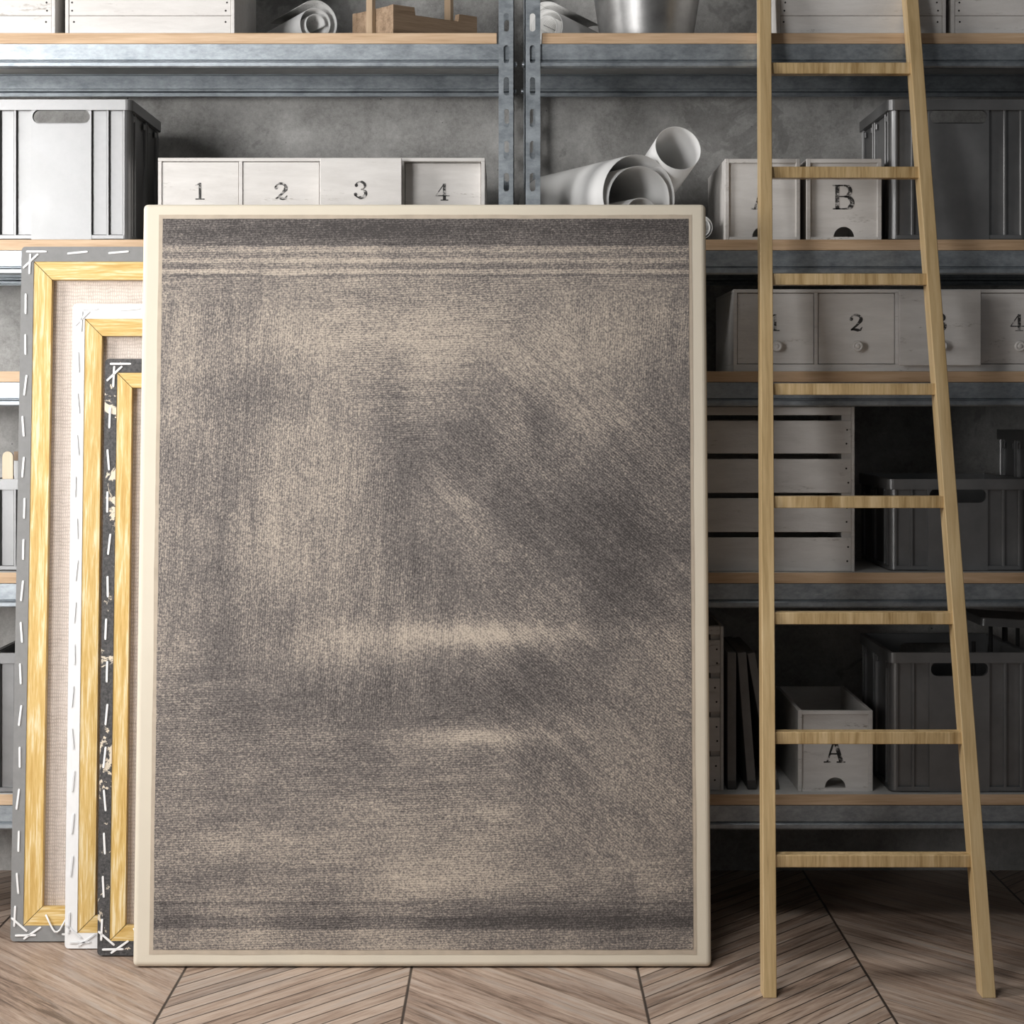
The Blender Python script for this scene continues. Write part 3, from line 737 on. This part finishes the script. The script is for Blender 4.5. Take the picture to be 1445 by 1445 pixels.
def tone(u, v):
    """u across, v down (0..1): soft bands of lighter and darker hatching"""
    q = .47
    q += .07*mnoise.noise((u*2.2, v*2.6, 5.0)) + .13*mnoise.noise((u*5, v*6, 2.0)) + .06*mnoise.noise((u*11, v*14, 3.0))
    for cu, cv_, su, sv, am in BLOBS: q += 1.5*am*math.exp(-((u-cu)/su)**2 - ((v-cv_)/sv)**2)
    for a_, b_, am in ((.0, .034, -.08), (.034, .037, -.25), (.038, .047, .22), (.047, .056, -.12), (.056, .062, .18), (.062, .071, -.16), (.071, .078, .28), (.078, .081, -.2),
                       (.936, .940, -.22), (.940, .954, -.05), (.955, .972, -.24), (.973, 1.0, .12)):      # plain ruled bands at head and foot
        if a_ <= v + .0012*mnoise.noise((u*7, a_*50, 0)) <= b_: q += am*.75
    return q
vv = []
for j in range(NZ+1):
    row = []
    for i in range(NX+1):
        u, v = i/NX, 1-j/NZ
        x = ix0 + (ix1-ix0)*u; z = iz0 + (iz1-iz0)*(1-v)
        if i in (0, NX): x += wob(v, 7+i)*.6
        if j in (0, NZ): z += wob(u, 8+j)*.6
        p = t.verts.new((x, -.0011, z)); p[tone_l] = tone(u, v)
        mid = sst(.08, .14, v)*(1-sst(.88, .93, v))
        a_ = mnoise.noise((u*1.7+4, v*2.0, 1.3)); b_ = mnoise.noise((u*2.0+1, v*2.2, 7.7))
        wv_ = mid*sst(.05, .30, a_); wd_ = mid*(1-wv_)*sst(.0, .28, b_)
        p[up_l] = wv_; p[sl_l] = wd_
        row.append(p)
    vv.append(row)
for j in range(NZ):
    for i in range(NX): t.faces.new([vv[j][i], vv[j][i+1], vv[j+1][i+1], vv[j+1][i]])
MB_ = MB(); MB_.bm.free(); MB_.bm = t
MB_.build('printed_field', 'print', cv)

# ------------------------------------------------------------------ ladder
FY, SL = 4.36, .265
lt = math.atan(SL)
ladder = thing('wooden_ladder', 'beech wooden ladder with narrowing stiles leaning on the top shelf', 'ladder', (0, FY, 0), (-lt, 0, 0))
SD = .052                                              # stile depth
LEN = 2.185/math.cos(lt)
def stile(xb, xt, zt, w):
    """front left edge x at the foot and at height zt (world), width w"""
    xt_ = xb + (xt-xb)*(LEN*math.cos(lt))/zt
    t = bmesh.new(); V = []
    for z, x in ((0, xb), (LEN, xt_)):
        for (dx, dy) in ((0, 0), (w, 0), (w, SD), (0, SD)):
            zz = z + (dy*math.tan(lt) if z == 0 else 0)     # foot cut level with the floor
            V.append(t.verts.new((x+dx, dy, zz)))
    for f in ((3,2,1,0), (4,5,6,7), (0,1,5,4), (1,2,6,5), (2,3,7,6), (3,0,4,7)): t.faces.new([V[i] for i in f])
    bmesh.ops.recalc_face_normals(t, faces=t.faces[:])
    bmesh.ops.bevel(t, geom=t.edges[:], offset=.0015, segments=2, profile=.5, affect='EDGES')
    return MB().add(t).build('stile', 'ladder_v', ladder)
lx0, lx1 = (1077-CX)*FY/F, (1071.5-CX)*4.93/F
rx0, rx1 = (1386-CX)*FY/F, (1279-CX)*4.93/F
stile(lx0, lx1, 2.15, .0278); stile(rx0, rx1, 2.15, .0288)
for k in range(8):
    z = .2633 + .2469*k
    s = z/math.cos(lt); u = z/2.15
    xa = lx0 + (lx1-lx0)*u + .0278 - .004; xb = rx0 + (rx1-rx0)*u + .002
    rg = MB().box(xa, xb, -.019, .019, -.0128, .0128, .0015, 2).build('rung', 'ladder_r', ladder, (0, .0275, s + .0275*SL), (lt, 0, 0))

# ------------------------------------------------------------------ light
def area(name, loc, target, sx, sy, power, col, spread=180):
    l = bpy.data.lights.new(name, 'AREA'); l.shape = 'RECTANGLE'; l.size = sx; l.size_y = sy; l.energy = power; l.color = col; l.spread = math.radians(spread)
    o = bpy.data.objects.new(name, l); COL.objects.link(o); o.location = loc
    o.rotation_euler = (Vector(target) - Vector(loc)).to_track_quat('-Z', 'Y').to_euler(); return o
area('window_light', (-3.6, 3.2, 2.4), (-.1, 4.75, 1.5), 1.3, 1.7, 145, (1.0, .985, .965))
area('softbox_light', (-2.65, 0.6, 1.80), (-1.25, 5.0, 1.85), 1.4, 2.0, 25, (1.0, .99, .98), 60)
area('floor_fill_light', (-.3, 3.2, 3.3), (-.3, 4.0, 0), .9, .9, 10.5, (1.0, .985, .96), 60)  # overhead fill added to brighten the middle of the floor, no real fitting
w = bpy.data.worlds.new('room'); SC.world = w; w.use_nodes = True
bg = w.node_tree.nodes['Background']; bg.inputs[0].default_value = (.92, .96, 1.0, 1); bg.inputs[1].default_value = .09

# ------------------------------------------------------------------ camera
cam = bpy.data.cameras.new('camera'); co = bpy.data.objects.new('camera', cam); COL.objects.link(co)
cam.sensor_width = 36; cam.sensor_fit = 'HORIZONTAL'; cam.lens = 36*F/1445
cam.shift_y = -(722.5-HY)/1445.0
co.location = (0, 0, CAMZ); co.rotation_euler = (PI/2, 0, 0); cam.clip_start = .05
SC.camera = co
SC.view_settings.view_transform = 'Standard'; SC.view_settings.look = 'None'
SC.view_settings.exposure = -0.12; SC.view_settings.gamma = 1.0; SC.view_settings.use_curve_mapping = False
SC.cycles.use_denoising = True
